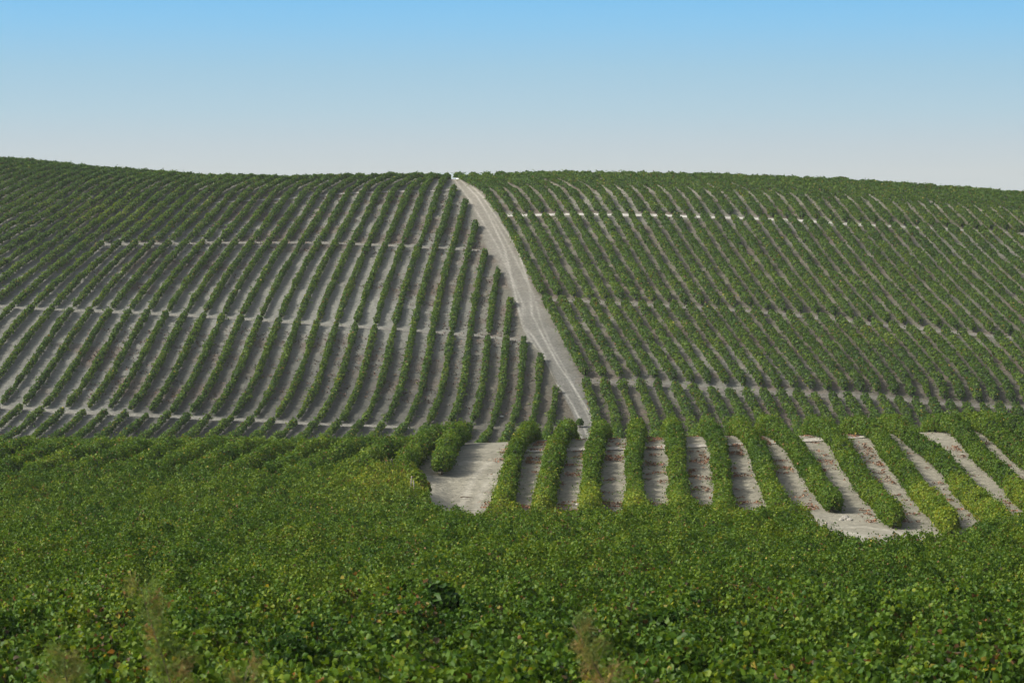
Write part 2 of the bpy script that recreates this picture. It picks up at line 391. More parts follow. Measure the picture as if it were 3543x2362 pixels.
PATHS_L = [[(-160,846),(340,848),(474,844),(819,841),(1125,841),(1232,846),(1412,854),(1527,860),(1700,871)],
           [(-160,1056),(0,1061),(69,1067),(245,1075),(459,1082),(597,1090),(850,1105),(1068,1120),(1240,1132),(1393,1142),(1565,1157),(1700,1166),(1840,1186)],
           [(-160,1402),(0,1409),(153,1421),(245,1427),(383,1432),(536,1440),(631,1444),(765,1452),(900,1455),(991,1463),(1144,1471),(1278,1474),(1400,1482)]]
PATH_TOP = [(380,732),(427,728),(532,720),(635,709),(746,703),(853,695),(1007,688),(1114,676),(1167,672),(1278,666),(1397,663),(1489,661),(1590,658)]
PATHS_R = [[(1748,746),(1760,746),(1776,747),(1861,745),(1930,743),(2044,742),(2159,745),(2274,746),(2389,751),(2465,753),(2580,756),(2655,760),(2769,764),(2873,772),(2968,779),(3070,783),(3225,791),(3378,799),(3485,806),(3543,812),(3720,824)],
           [(1850,1036),(1914,1038),(2037,1046),(2098,1050),(2266,1057),(2381,1065),(2553,1075),(2658,1086),(2723,1090),(2827,1101),(2942,1113),(3060,1128),(3114,1132),(3209,1140),(3271,1149),(3328,1155),(3439,1165),(3504,1172),(3543,1176),(3720,1196)],
           [(1990,1318),(2064,1321),(2190,1325),(2247,1329),(2320,1337),(2427,1344),(2565,1356),(2681,1360),(2808,1367),(2880,1371),(2995,1373),(3052,1379),(3114,1383),(3179,1390),(3244,1396),(3305,1398),(3370,1404),(3543,1415),(3720,1428)]]
TL = np.array([(1520,560),(1555,612),(1571,640),(1607,678),(1641,748),(1675,858),(1720,916),(1770,1031),(1815,1167),(1872,1227),(1935,1355),(1985,1450),(2010,1540)], float)

def polyline_on_ground(pts, y0=300., y1=495., step=12):
    p = np.array(pts, float)
    u = np.arange(p[0, 0], p[-1, 0], step); v = np.interp(u, p[:, 0], p[:, 1])
    X, Y, ok = unproject(u, v, 0, y0, y1)
    X, Y = X[ok], Y[ok]
    k = 9; Yp = np.pad(Y, (k // 2, k // 2), mode='edge')
    return X, np.convolve(Yp, np.ones(k) / k, mode='valid')

def hill_tint(X, Y):
    n = fbm(X / 11, Y / 11, 71, 3)
    u = CX + F * X / Y
    ye = (n - .5) * .45 + .34 * np.exp(-((u - 380) / 330) ** 2 - ((Y - 428) / 12) ** 2)
    ye = ye - .10 * sstep(700, 0, u) * sstep(425, 450, Y)
    br = .12 * sstep(.5, .75, fbm(X / 9, Y / 9, 72, 2)) + .10 * sstep(1900, 2300, u) * sstep(435, 460, Y) + .05
    cool = .30 + .45 * sstep(360, 470, Y) + .25 * sstep(900, 100, u) * sstep(410, 450, Y) + .2 * (vnoise(X / 8, Y / 8, 73) - .5)  # bluer with distance: haze painted into the leaf colour, plus random variation
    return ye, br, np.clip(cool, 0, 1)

# ------------------------------------------------------------------ ground sheet
def soil_color(X, Y):
    sh = X.shape; u = CX + F * X / np.maximum(Y, 25)
    def c(*a): return np.array(a)
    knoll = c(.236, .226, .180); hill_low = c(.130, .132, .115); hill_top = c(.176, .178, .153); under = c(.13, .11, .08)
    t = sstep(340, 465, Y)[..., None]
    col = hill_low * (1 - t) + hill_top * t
    dk = sstep(378, 345, Y)[..., None]; col = col * (1 - .28 * dk)          # darker earth at the foot of the slope
    g = sstep(1500, 1900, u)[..., None]                                # right-hand field is a little browner
    col = col * (1 - g + g * c(.97, .91, .82))
    chalk = (sstep(1800, 2200, u) * sstep(440, 455, Y))[..., None]
    col = col * (1 - chalk) + c(.33, .31, .255) * chalk
    pale = (sstep(.42, .66, fbm(X / 26, Y / 20, 81, 3)) * .5 + .55 * np.exp(-((u - 450) / 620) ** 2 - ((Y - 393) / 26) ** 2))[..., None]
    pale = np.clip(pale, 0, .9); col = col * (1 - pale) + c(.225, .23, .205) * pale
    weeds = (sstep(.5, .68, fbm(X / 5, Y / 3.2, 82, 3)) * sstep(.40, .6, fbm(X / 24, Y / 24, 83, 2)) * .75)[..., None]
    col = col * (1 - weeds) + c(.13, .107, .086) * weeds
    k = sstep(240, 215, Y)[..., None]
    col = col * (1 - k) + knoll * (.9 + .2 * fbm(X / 3, Y / 3, 84, 3))[..., None] * k
    near = (Y > 125) & (Y < 192)
    if NEAR_RUTS and near.any():                                        # wheel tracks worn into the near field
        w = np.zeros(sh)
        for rx, ry, wd in NEAR_RUTS:
            d = np.full(sh, 9.0)
            for k_ in range(len(rx)): d = np.where(near, np.minimum(d, np.hypot(X - rx[k_], (Y - ry[k_]) * .8)), d)
            w = np.maximum(w, np.exp(-(d / wd) ** 2))
        w = (w * (.35 + .6 * fbm(X / 1.2, Y / 1.2, 86, 2)))[..., None]
        col = col * (1 - w) + c(.36, .345, .29) * w
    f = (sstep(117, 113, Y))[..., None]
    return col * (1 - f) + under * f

NEAR_RUTS = []
for p, wd, ya in (([(1590,1772),(1600,1740),(1622,1690),(1648,1640),(1690,1600)], .22, 140), ([(1650,1772),(1656,1735),(1674,1690),(1702,1640)], .22, 140), ([(1560,1612),(1620,1596),(1700,1598)], .25, 140),
                  ([(2905,1822),(2990,1822),(3060,1830),(3110,1845),(3140,1870)], .26, 124), ([(2890,1836),(2930,1840),(2975,1850),(3010,1868)], .26, 124)):
    p = np.array(p, float); t = np.linspace(0, len(p) - 1, 60)
    X, Y, ok = unproject(np.interp(t, np.arange(len(p)), p[:, 0]), np.interp(t, np.arange(len(p)), p[:, 1]), 0, ya, 192, .3)
    NEAR_RUTS.append((X[ok], Y[ok], wd))
us = np.concatenate([[-20000, -9000, -5000], np.arange(-2500, -300, 150), np.arange(-300, 1500, 20), np.arange(1500, 3400, 10), np.arange(3400, 3843, 20), np.arange(3860, 6000, 150), [8500, 12000, 23000]]).astype(float)
ys = np.concatenate([np.arange(-80, 28, 4), np.arange(28, 120, 1), np.arange(120, 200, .45), np.arange(200, 300, 3), np.arange(300, 500, 1.0), np.arange(500, 1501, 25)])
UU, YY = np.meshgrid(us, ys); XX = (UU - CX) / F * np.maximum(YY, 25)
ZZ = ground(XX, YY)
nu, ny = len(us), len(ys)
a, b = np.meshgrid(np.arange(ny - 1), np.arange(nu - 1), indexing='ij')
q = np.stack([a * nu + b, a * nu + b + 1, (a + 1) * nu + b + 1, (a + 1) * nu + b], -1).reshape(-1, 4)
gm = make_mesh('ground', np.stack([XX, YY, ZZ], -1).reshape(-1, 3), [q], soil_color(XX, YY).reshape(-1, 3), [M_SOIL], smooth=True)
tag(link('ground', gm), kind='structure')

# ------------------------------------------------------------------ tracks and paths: sheets lying just above the ground
def strip(name, X, Y, width, col_mid, jitter=.25, lift=.05, nx=7, edge_mix=.75, seed=0, fade=None):
    n = len(X)
    tx, ty = np.gradient(X), np.gradient(Y); l = np.hypot(tx, ty) + 1e-9
    nxv, nyv = -ty / l, tx / l
    w = width * (1 + jitter * 2 * (fbm(np.arange(n) / 5., seed * 7.7, 91, 2) - .5))
    s = np.linspace(-.5, .5, nx)
    XX = X[:, None] + nxv[:, None] * w[:, None] * s; YY = Y[:, None] + nyv[:, None] * w[:, None] * s
    ZZ = ground(XX, YY) + lift
    base = soil_color(XX, YY)
    e = (np.clip((np.abs(s) * 2 - .35) / .65, 0, 1) ** 1.5 * edge_mix)[None, :, None] + .25 * (fbm(XX / 1.5, YY / 1.5, 92, 2) - .5)[..., None]
    e = np.clip(e, 0, 1)
    if fade: e = np.clip(e + .8 * sstep(fade[0], fade[1], CX + F * XX / YY)[..., None], 0, 1)
    col = np.array(col_mid) * (1 - e) + base * e
    a, b = np.meshgrid(np.arange(n - 1), np.arange(nx - 1), indexing='ij')
    q = np.stack([a * nx + b, (a + 1) * nx + b, (a + 1) * nx + b + 1, a * nx + b + 1], -1).reshape(-1, 4)
    me = make_mesh(name, np.stack([XX, YY, ZZ], -1).reshape(-1, 3), [q], col.reshape(-1, 3), [M_SOIL], smooth=True)
    return tag(link(name, me), kind='structure')

GL = []; GR = []
for i, p in enumerate(PATHS_L):
    X, Y = polyline_on_ground(p); GL.append((X, Y))
    m = (F * X / Y + CX < np.interp(Y, [300, 480], [1990, 1600])) & (F * X / Y + CX > (330 if i == 0 else -200))
    strip('path', X[m], Y[m], 1.25, (.185, .182, .160), seed=i)
X, Y = polyline_on_ground(PATH_TOP); strip('path', X, Y, 1.2, (.33, .32, .29), seed=8)
for i, p in enumerate(PATHS_R):
    X, Y = polyline_on_ground(p); GR.append((X, Y))
    strip('path', X, Y, (1.35, 1.6, 1.6)[i], ((.46, .45, .41), (.175, .166, .146), (.135, .128, .112))[i], seed=20 + i, edge_mix=(.6, .8, .8)[i], fade=(2650, 3500) if i == 0 else None)

# the dirt track climbing to the crest, wheel ruts worn pale
vv = np.concatenate([np.arange(618, 760, 7), np.arange(760, 1560, 12.)])
uL = np.interp(vv, TL[:, 1], TL[:, 0]) + 2
q1 = level(CR, 1, vv, 1500, 2400)
uR = np.where(np.isnan(q1), uL + 60, q1) - 36 * np.clip((656 - vv) / 40, 0, 1.6) ** 1.5 - 8 - 13 * sstep(1300, 1330, vv)
uR = np.maximum(uR, uL + 34)
RUTS = [[(1590,620),(1650,680),(1690,745),(1745,860),(1784,1023),(1807,1126),(1845,1165),(1880,1222),(1914,1318),(1953,1356),(1983,1406),(2018,1475),(2050,1550)],
        [(1610,622),(1668,680),(1712,745),(1790,860),(1834,1000),(1840,1088),(1880,1168),(1930,1260),(1975,1325),(2018,1394),(2048,1444),(2080,1550)],
        [(1575,625),(1630,700),(1665,760),(1720,850),(1765,950),(1811,1057),(1806,1130),(1860,1215),(1890,1318),(1930,1366),(1965,1420),(2005,1500),(2030,1560)],
        [(1700,745),(1760,850),(1815,960),(1850,1030),(1870,1110),(1905,1195),(1945,1260),(1990,1350),(2030,1430),(2060,1500),(2085,1560)]]
nx = 41
s = np.linspace(0, 1, nx)
Ug = uL[:, None] + (uR - uL)[:, None] * s; Vg = np.repeat(vv[:, None], nx, 1)
X, Y, ok = unproject(Ug.ravel(), Vg.ravel(), 0, 300, 478)
X = X.reshape(Ug.shape); Y = Y.reshape(Ug.shape); ok = ok.reshape(Ug.shape)
rows_ok = ok.all(1)
Ug, Vg, X, Y = Ug[rows_ok], Vg[rows_ok], X[rows_ok], Y[rows_ok]
# run on over the crest
ext = np.arange(1, 5)[:, None, None] * 3.0
d = np.stack([X[0] - X[3], Y[0] - Y[3]], -1); d = d / np.linalg.norm(d, axis=-1, keepdims=True)
E_ = np.stack([X[0], Y[0]], -1)[None] + ext[::-1] * d[None]
Xa = np.concatenate([E_[..., 0], X]); Ya = np.concatenate([E_[..., 1], Y])
Ua = np.concatenate([np.repeat(Ug[:1], 4, 0), Ug]); Va = np.concatenate([np.repeat(Vg[:1], 4, 0), Vg])
rut = np.zeros(Ua.shape)
for k, r in enumerate(RUTS):
    r = np.array(r, float); c = np.interp(Va, r[:, 1], r[:, 0])
    rut = np.maximum(rut, np.exp(-((Ua - c) / 3.8) ** 2) * (.8, .8, .5, .5)[k])
rut *= .6 + .8 * (fbm(Xa / 3, Ya / 6, 95, 2) - .2)
edge = np.maximum(sstep(.12, 0, s), sstep(.66, 1, s) * .9)[None]
base = soil_color(Xa, Ya)
lowt = sstep(470, 345, Ya)[..., None]
body = np.array((.225, .212, .178)) * (1 - lowt) + np.array((.135, .135, .122)) * lowt
body = body * (.9 + .25 * fbm(Xa / 2, Ya / 5, 96, 3))[..., None]
pale = np.array((.40, .385, .335)) * (1 - lowt) + np.array((.32, .315, .285)) * lowt
edge = np.clip(edge + .9 * (fbm(Xa / .9, Ya / 2.2, 97, 3) - .5), 0, 1)[..., None]
col = body * (1 - edge) + base * edge
col = col * (1 - np.clip(rut, 0, 1)[..., None]) + pale * np.clip(rut, 0, 1)[..., None]
Za = ground(Xa, Ya) + .04
n = len(Xa); a, b = np.meshgrid(np.arange(n - 1), np.arange(nx - 1), indexing='ij')
q = np.stack([a * nx + b, (a + 1) * nx + b, (a + 1) * nx + b + 1, a * nx + b + 1], -1).reshape(-1, 4)
tag(link('dirt_track', make_mesh('dirt_track', np.stack([Xa, Ya, Za], -1).reshape(-1, 3), [q], col.reshape(-1, 3), [M_SOIL], smooth=True)), kind='structure')

X, Y = polyline_on_ground([(1780,1563),(1840,1562),(1990,1555),(2130,1553),(2265,1550),(2410,1543),(2560,1537),(2700,1529),(2850,1521),(3000,1511),(3150,1503)], 150, 195)
strip('path', X, Y, 1.3, (.39, .37, .32), seed=60, edge_mix=.5)

# ------------------------------------------------------------------ vine rows on the two hillsides
def trace(c, k, side):
    v = np.arange(520, 1546, 4.0)
    u = level(c, k, v, -560 if side == 'L' else 1450, 2120 if side == 'L' else 3860)
    good = ~np.isnan(u)
    if side == 'L': good &= (u <= np.interp(v, TL[:, 1], TL[:, 0]) + 1) & (u > -540)
    else: good &= u < 3800
    if side == 'R':                                                   # below the lowest path the rows stand a little further left
        u = u - 16 * sstep(1290, 1345, v - .02 * (np.nan_to_num(u) - 2060))
    u, v = u[good], v[good]
    if len(u) < 4: return None
    sky_v = np.interp(u, [0, 400, 700, 1400, 1700, 2190, 2500, 2900, 3200, 3543], [563, 602, 622, 617, 618, 612, 625, 640, 660, 685])
    bend = np.clip((sky_v + 38 - v) / 40, 0, 1.6) ** 1.5
    u = u + ((12 if k < 12 else 40) if side == 'L' else -36) * bend
    X, Y, ok = unproject(u, v, .75, 300, 474)
    X, Y = X[ok], Y[ok]
    if len(X) < 4: return None
    o = np.argsort(Y); X, Y = X[o], Y[o]
    keep = np.concatenate([[True], np.diff(Y) > .05]); X, Y = X[keep], Y[keep]
    k_ = 7
    if len(X) > 9:
        Xp = np.pad(X, (3, 3), mode='reflect', reflect_type='odd'); X = np.convolve(Xp, np.ones(k_) / k_, mode='valid')
    if Y[-1] > 458:                                                   # carry on over the crest
        j = np.searchsorted(Y, Y[-1] - 9); j = min(j, len(Y) - 3)
        d = (X[-1] - X[j]) / (Y[-1] - Y[j])
        over = (473 if k <= 2 else 477) if (side == 'R' and k <= 4) or (side == 'L' and 8 <= k <= 11) else 486
        yy = np.arange(Y[-1] + 1, max(over, Y[-1] + 1.5), 1.0)
        if over < 480: d = d * .4
        X = np.concatenate([X, X[-1] + d * (yy - Y[-1])]); Y = np.concatenate([Y, yy])
    return X, Y

BANDS_L = ['below the lower cross path', 'between the middle and lower paths', 'between the upper and middle paths', 'above the upper cross path']
BANDS_R = ['below the lower cross path', 'between the middle and lower paths', 'between the white and middle paths', 'above the white path']
n_rows = 0
for side, c, ks, G in (('L', CL, range(1, 58), GL[::-1]), ('R', CR, range(1, 46), GR[::-1])):
    rank = [0] * 5
    for k in ks:
        t = trace(c, k, side)
        if t is None: continue
        X, Y = t
        yy = np.arange(Y[0], Y[-1], .5); X = np.interp(yy, Y, X); Y = yy
        bid = np.zeros(len(X), int); gap = np.zeros(len(X), bool)
        for i, (px, py) in enumerate(G):
            o = np.argsort(px); yp = np.interp(X, px[o], py[o])
            ic = int(np.argmin(np.abs(Y - yp)))
            if side == 'L' and i == 2 and CX + F * X[ic] / Y[ic] < 335:
                if (Y > yp).any() and (Y < yp).any(): bid[bid == 2] = 4
                elif (Y > yp).all(): bid += 1
                continue
            bid += Y > yp; gap |= (np.abs(Y - yp) < (.42 if side == 'L' else .75))
        for bnd in range(5):
            m = (bid == bnd) & ~gap
            if m.sum() < 5: continue
            x, y = X[m], Y[m]
            u = CX + F * x / y; z = ground(x, y); vimg = VH - F * (z + 1.2) / y
            if not ((u > -120) & (u < 3690) & (vimg < 1500 - 60 * sstep(2200, 3300, u))).any(): continue
            rank[bnd] += 1
            P = np.stack([x, y, z], -1)
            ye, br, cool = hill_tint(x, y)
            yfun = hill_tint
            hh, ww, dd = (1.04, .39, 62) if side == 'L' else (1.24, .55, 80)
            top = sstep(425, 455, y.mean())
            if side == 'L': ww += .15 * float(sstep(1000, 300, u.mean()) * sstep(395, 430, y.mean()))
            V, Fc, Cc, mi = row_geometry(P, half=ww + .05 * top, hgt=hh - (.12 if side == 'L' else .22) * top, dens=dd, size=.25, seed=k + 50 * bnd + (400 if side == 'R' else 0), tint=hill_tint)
            c0 = P[len(P) // 2]
            o = link('vine_row', make_mesh('vine_row', V - c0, Fc, Cc, [M_LEAF, M_CORE], mi), loc=c0)
            tag(o, '%s of the vine rows passing left of where the upper cross path ends' % ordinal(rank[4]) if bnd == 4 else '%s vine row %s of the dirt track, %s' % (ordinal(rank[bnd]), 'left' if side == 'L' else 'right', (BANDS_L if side == 'L' else BANDS_R)[min(bnd, 3)]),
                'vine row', 'vine rows on the %s hillside' % ('left' if side == 'L' else 'right'))
            n_rows += 1
print('hill rows', n_rows)

# ------------------------------------------------------------------ near field: broad rows with posts and trunks
def ring_tube(pts, rad, k=7):
    pts = np.array(pts, float); n = len(pts); V = []
    for i in range(n):
        t = unit((pts[min(i + 1, n - 1)] - pts[max(i - 1, 0)])[None])[0]
        a = unit(np.cross(t, [.3, .9, .2])[None])[0]; b = np.cross(t, a)
        for j in range(k):
            an = 2 * math.pi * j / k; V.append(pts[i] + rad[i] * (a * math.cos(an) + b * math.sin(an)))
    a, b = np.meshgrid(np.arange(n - 1), np.arange(k), indexing='ij')
    q = np.stack([a * k + b, a * k + (b + 1) % k, (a + 1) * k + (b + 1) % k, (a + 1) * k + b], -1).reshape(-1, 4)
    return np.array(V), [q, np.array([list(range(k))[::-1]]), np.array([[(n - 1) * k + j for j in range(k)]])]

def post_mesh(h, r=.04, lean=(0, 0)):
    pts = [(lean[0] * t * h, lean[1] * t * h, -.15 + (h + .15) * t) for t in (0, .3, .6, .97, 1)]
    v, f = ring_tube(pts, [r, r * 1.02, r * .97, r * .95, r * .6], 8)
    return make_mesh('end_post', v, f, None, [M_WOOD])

def trunk_mesh(seed):
    r = np.random.default_rng(seed); p = [np.array([0, 0, -.1])]
    for i in range(5): p.append(p[-1] + np.array([r.normal(0, .045), r.normal(0, .045), .15]))
    v, f = ring_tube(p, [.06, .05, .045, .048, .04, .05], 7)
    return make_mesh('trunk', v, f, None, [M_TRUNK])

KN = [[(1728,1744),(1748,1664),(1771,1584),(1786,1522)], [(1874,1737),(1889,1664),(1905,1599),(1920,1534)], [(2042,1744),(2042,1668),(2046,1599),(2056,1540)],
      [(2203,1744),(2195,1649),(2193,1584),(2197,1520)], [(2360,1752),(2348,1668),(2343,1591),(2339,1519)], [(2509,1744),(2501,1668),(2494,1591),(2486,1526)],
      [(2719,1744),(2681,1687),(2651,1614),(2628,1545)], [(2911,1744),(2857,1676),(2808,1610),(2765,1542)], [(3095,1756),(3045,1698),(2987,1637),(2949,1584),(2909,1515)],
      [(3345,1813),(3245,1733),(3168,1649),(3111,1580),(3058,1506)], [(3500,1786),(3408,1725),(3314,1630),(3245,1553)], [(3600,1738),(3504,1645),(3410,1568),(3364,1510)],
      [(3680,1660),(3543,1561),(3490,1512)], [(3760,1600),(3640,1530)]]
HUMP = [.075, .05, .01, .0, -.03, -.085, -.10, -.115, -.125, -.13, -.15, -.16, -.17, -.18]
KL = ['leftmost broad vine row beside the bare patch, bending right at its far end', 'broad vine row second from the bare patch, bending right at its far end',
      'broad vine row third from the bare patch, yellow-green near end', 'broad vine row fourth from the bare patch, running straight away',
      'broad vine row fifth from the bare patch, running almost straight away', 'broad vine row sixth from the bare patch, near end spilling right',
      'broad vine row seventh from the bare patch, rounded dark bush at its near end', 'broad vine row eighth from the bare patch, dark blunt near end on the pale clearing',
      'broad vine row ninth from the bare patch, blunt end with shadow on pale clearing', 'broad vine row tenth from the bare patch, long yellow-green near end',
      'broad vine row eleventh from the bare patch, near end in the lower right', 'broad vine row twelfth from the bare patch, leaving the picture at right',
      'broad vine row thirteenth from the bare patch, only its far stretch in the picture', 'broad vine row at the far right corner of the near field']
NEAR_Y = [151, 150, 149, 149, 149, 149, 152, 156, 155.5, 140.5, 136, 138, 150, 158]
def knoll_tint(X, Y):
    u = CX + F * X / Y
    ye = (fbm(X / 3.5, Y / 3.5, 171, 2) - .5) * .5 + (.12 + .42 * sstep(170, 157, Y)) * (.3 + .7 * sstep(2500, 2200, u) + .6 * sstep(3050, 3200, u))
    return ye, .05 + .06 * (fbm(X / 4, Y / 4, 172, 2) - .3), .1
for i, p in enumerate(KN):
    p = np.array(p, float)
    X, Y, ok = unproject(p[:, 0], p[:, 1], 1.0, 127 if i > 8 else 138, 196, .2)
    X, Y = X[ok], Y[ok]; o = np.argsort(Y); X, Y = X[o], Y[o]
    if len(X) < 2: print('knoll row lost', i); continue
    d0 = (X[-1] - X[-2]) / (Y[-1] - Y[-2])
    yy = np.arange(min(Y[0], NEAR_Y[i] + .01), Y[-1], .6); dn = (X[1] - X[0]) / (Y[1] - Y[0])
    yy = np.arange(NEAR_Y[i] if i != 8 else Y[0] - .4, Y[-1], .6)
    xx = np.where(yy < Y[0], X[0] + dn * (yy - Y[0]), np.interp(yy, Y, X))
    k_ = 9; xp = np.pad(xx, (4, 4), mode='reflect', reflect_type='odd'); xx = np.convolve(xp, np.ones(k_) / k_, mode='valid')
    ye_ = np.arange(yy[-1] + .6, 203, .6); t = ye_ - yy[-1]
    xe = xx[-1] + d0 * t + HUMP[i] * .7 * np.clip(t - 1, 0, 9) ** 1.25 * .55
    x, y = np.concatenate([xx, xe]), np.concatenate([yy, ye_])
    P = np.stack([x, y, ground(x, y)], -1); c0 = P[0].copy()
    V, Fc, Cc, mi = row_geometry(P, half=.53, hgt=1.14, base=.05, dens=620, size=.115, seed=900 + i, low=.95, tint=knoll_tint, clump=1.5)
    e = bpy.data.objects.new('vine_row', None); COL.objects.link(e); e.location = c0
    tag(e, KL[i], 'vine row', 'broad vine rows on the pale near field')
    link('foliage', make_mesh('foliage', V - c0, Fc, Cc, [M_LEAF, M_CORE], mi), e)
    for j in range(4):
        w = P[1 + j * 2] + np.array([(.12 if j % 2 else -.1), 0, 0]); w[2] = float(ground(w[0], w[1]))
        link('trunk', trunk_mesh(i * 10 + j), e, w - c0)

# rows on the left of the bare patch, seen aslant over the leafy foreground
ML = [(1527,1585),(1412,1490),(1278,1376),(1144,1250),(1030,1130),(900,1010),(770,885),(640,765),(515,648),(385,535),(255,418),(120,300),(-20,180),(-160,60)]
def left_tint(X, Y):
    return (fbm(X / 4, Y / 4, 181, 2) - .5) * .4 + .06, .07, .05
for i, (ua, ub) in enumerate(ML):
    ya = 171.5 if i == 0 else (168.5 if i == 1 else 157.5)
    X0, X1 = (ua - CX) / F * 172, (ub - CX) / F * 189
    y = np.arange(ya, 191.5 if i == 0 else (197 if i == 1 else 204), .6); x = X0 + (X1 - X0) * (y - 172) / 17 + .045 * np.clip(y - 188, 0, 99) ** 1.3
    P = np.stack([x, y, ground(x, y)], -1); c0 = P[0].copy()
    V, Fc, Cc, mi = row_geometry(P, half=.56, hgt=1.34, base=.05, dens=460, size=.125, seed=950 + i, low=.8, tint=left_tint, clump=1.5)
    e = bpy.data.objects.new('vine_row', None); COL.objects.link(e); e.location = c0
    tag(e, ('short bushy vine row ending at the bare patch, left of its far edge' if i == 0 else
            '%s bushy vine row left of the bare patch, aslant behind the leafy foreground' % ordinal(i + 1)), 'vine row', 'bushy vine rows left of the bare patch')
    link('foliage', make_mesh('foliage', V - c0, Fc, Cc, [M_LEAF, M_CORE], mi), e)
    for j in range(2):
        w = P[1 + j * 2].copy(); link('trunk', trunk_mesh(500 + i * 10 + j), e, w - c0)

# ------------------------------------------------------------------ the leafy foreground: one closed canopy nobody could count
EU = np.array([-900, 0, 900, 1300, 1405, 1470, 1500, 1540, 1700, 2000, 2700, 2800, 2880, 2910, 3250, 3340, 3543, 4500], float)
EY = np.array([158, 158, 158.5, 161, 164, 157, 134, 122.5, 122.5, 126, 126.5, 125.5, 120.5, 115, 115, 121, 128, 130], float)
def edge_y(u): return np.interp(u, EU, EY)
def canopy(X, Y, fine=True):
    """height of the leaf surface above the ground"""
    u = CX + F * X / np.maximum(Y, 25)
    wob = Y + 1.6 * (fbm(X / 9, Y / 9, 201, 2) - .5) + .12 * X
    ridge = .5 + .5 * np.cos(2 * np.pi * wob / 2.3)
    amp = .35 + .65 * vnoise(X / 6, Y / 3, 202)
    h = .70 + .32 * ridge * amp + .7 * (fbm(X / 1.7, Y / 1.2, 203, 2) - .5) + .3 * (fbm(X / 6, Y / 5, 205, 2) - .5)
    h = h - .55 * sstep(.60, .80, fbm(X / 4.2, wob / 1.1, 207, 2))
    if fine:
        tf, rid = tufts(X / .62, Y / .62, 208); tg, _ = tufts(X / 1.35, Y / 1.15, 231)
        h = h + .56 * (tf - .5) + .78 * (tg - .45) + .22 * (rid - .5)
    if fine: h = h + .25 * (fbm(X / .55, Y / .45, 204, 2) - .5)
    e = edge_y(u) + 2.2 * (fbm(X / 2.2, Y / 9, 206, 2) - .5)
    h = h * (1 - .34 * sstep(2850, 2910, u) * sstep(3330, 3260, u) * sstep(98, 113, Y))
    return h * (.25 + .75 * np.sqrt(np.clip((e - Y) / 1.1, 0, 1))), e
def fg_tint(X, Y):
    ye = (fbm(X / 5, Y / 4, 211, 3) - .5) * .5 + .30 * sstep(112, 122, Y) * sstep(132, 124, Y) * sstep(1500, 1700, CX + F * X / Y)
    u = CX + F * X / Y
    ye = ye + .6 * np.exp(-((u - 1340) / 150) ** 2 - ((Y - 151) / 13) ** 2) * (.4 + 1.2 * fbm(X / 2, Y / 2, 214, 2))
    br = .035 + .6 * sstep(.66, .82, fbm(X / 1.6, Y / 1.4, 212, 2)) + .18 * np.exp(-((u - 1330) / 140) ** 2 - ((Y - 152) / 10) ** 2)
    cool = .05 + .5 * sstep(.48, .7, fbm(X / 3.5, Y / 3, 213, 2))
    return ye, br, cool
VV, FF, CC, MI = [], [], [], []; nv = 0
def add(V, Fc, C, mi):
    global nv
    VV.append(V); FF.append([f + nv for f in Fc]); CC.append(C); MI.append(np.full(sum(len(f) for f in Fc), mi)); nv += len(V)
def scatter(ya, yb, dens, size, shape, depth, tilt):
    pts = []
    y = ya
    while y < yb:
        y2 = min(y + 3, yb); m = 4.4
        x0 = (-60 - CX) / F * y - m; x1 = (3600 - CX) / F * y2 + m
        n = int(dens * (x1 - x0) * (y2 - y))
        pts.append(np.stack([rng.uniform(x0, x1, n), rng.uniform(y, y2, n)], -1)); y = y2
    p = np.concatenate(pts); X, Y = p[:, 0], p[:, 1]
    h, e = canopy(X, Y); ok = Y < e
    X, Y, h = X[ok], Y[ok], h[ok]; n = len(X)
    hx = (canopy(X + .12, Y)[0] - h) / .12; hy = (canopy(X, Y + .12)[0] - h) / .12
    Nn = unit(np.stack([-hx, -hy, np.full(n, .9)], -1))
    dp = np.minimum(np.abs(rng.normal(0, depth, n)), h * .8)
    sh = rng.random(n) < .05; dp[sh] = -rng.uniform(.02, .26, sh.sum())       # shoots standing out of the canopy
    Z = ground(X, Y) + h - dp
    ye, br, cool = fg_tint(X, Y)
    ye = ye + .03 + .44 * (tufts(X / .62, Y / .62, 208)[1] - .5)
    C = leaf_color(X * 2.2, Y * 2.2, n, ye, br, 77, cool)
    V, Fc, C = leaf_geo(np.stack([X, Y, Z], -1), Nn, size * rng.uniform(.65, 1.3, n), C, shape, tilt=tilt)
    add(V, Fc, C, 0)
scatter(31, 47, 820, .088, 6, .15, 1.3)
scatter(47, 60, 900, .076, 6, .14, 1.1)
scatter(60, 94, 930, .068, 4, .10, .75)
scatter(94, 132, 680, .077, 4, .09, .65)
scatter(132, 164, 340, .10, 4, .09, .6)
# dark sheet below the leaf surface, standing in for the shade inside
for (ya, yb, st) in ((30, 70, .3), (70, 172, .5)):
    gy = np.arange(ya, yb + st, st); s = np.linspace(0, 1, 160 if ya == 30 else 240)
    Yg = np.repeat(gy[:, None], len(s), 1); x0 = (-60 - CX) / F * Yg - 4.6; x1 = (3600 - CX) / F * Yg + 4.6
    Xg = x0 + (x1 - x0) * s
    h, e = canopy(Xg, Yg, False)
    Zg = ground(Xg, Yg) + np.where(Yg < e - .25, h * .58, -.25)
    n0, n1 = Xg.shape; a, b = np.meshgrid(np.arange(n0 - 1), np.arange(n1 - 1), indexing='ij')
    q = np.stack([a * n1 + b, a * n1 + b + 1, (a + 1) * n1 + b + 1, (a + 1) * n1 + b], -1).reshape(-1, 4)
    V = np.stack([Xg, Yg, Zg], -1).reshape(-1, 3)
    add(V, [q], np.tile(np.array([[.018, .032, .010]]), (len(V), 1)) * rng.uniform(.6, 1.4, (len(V), 1)), 1)
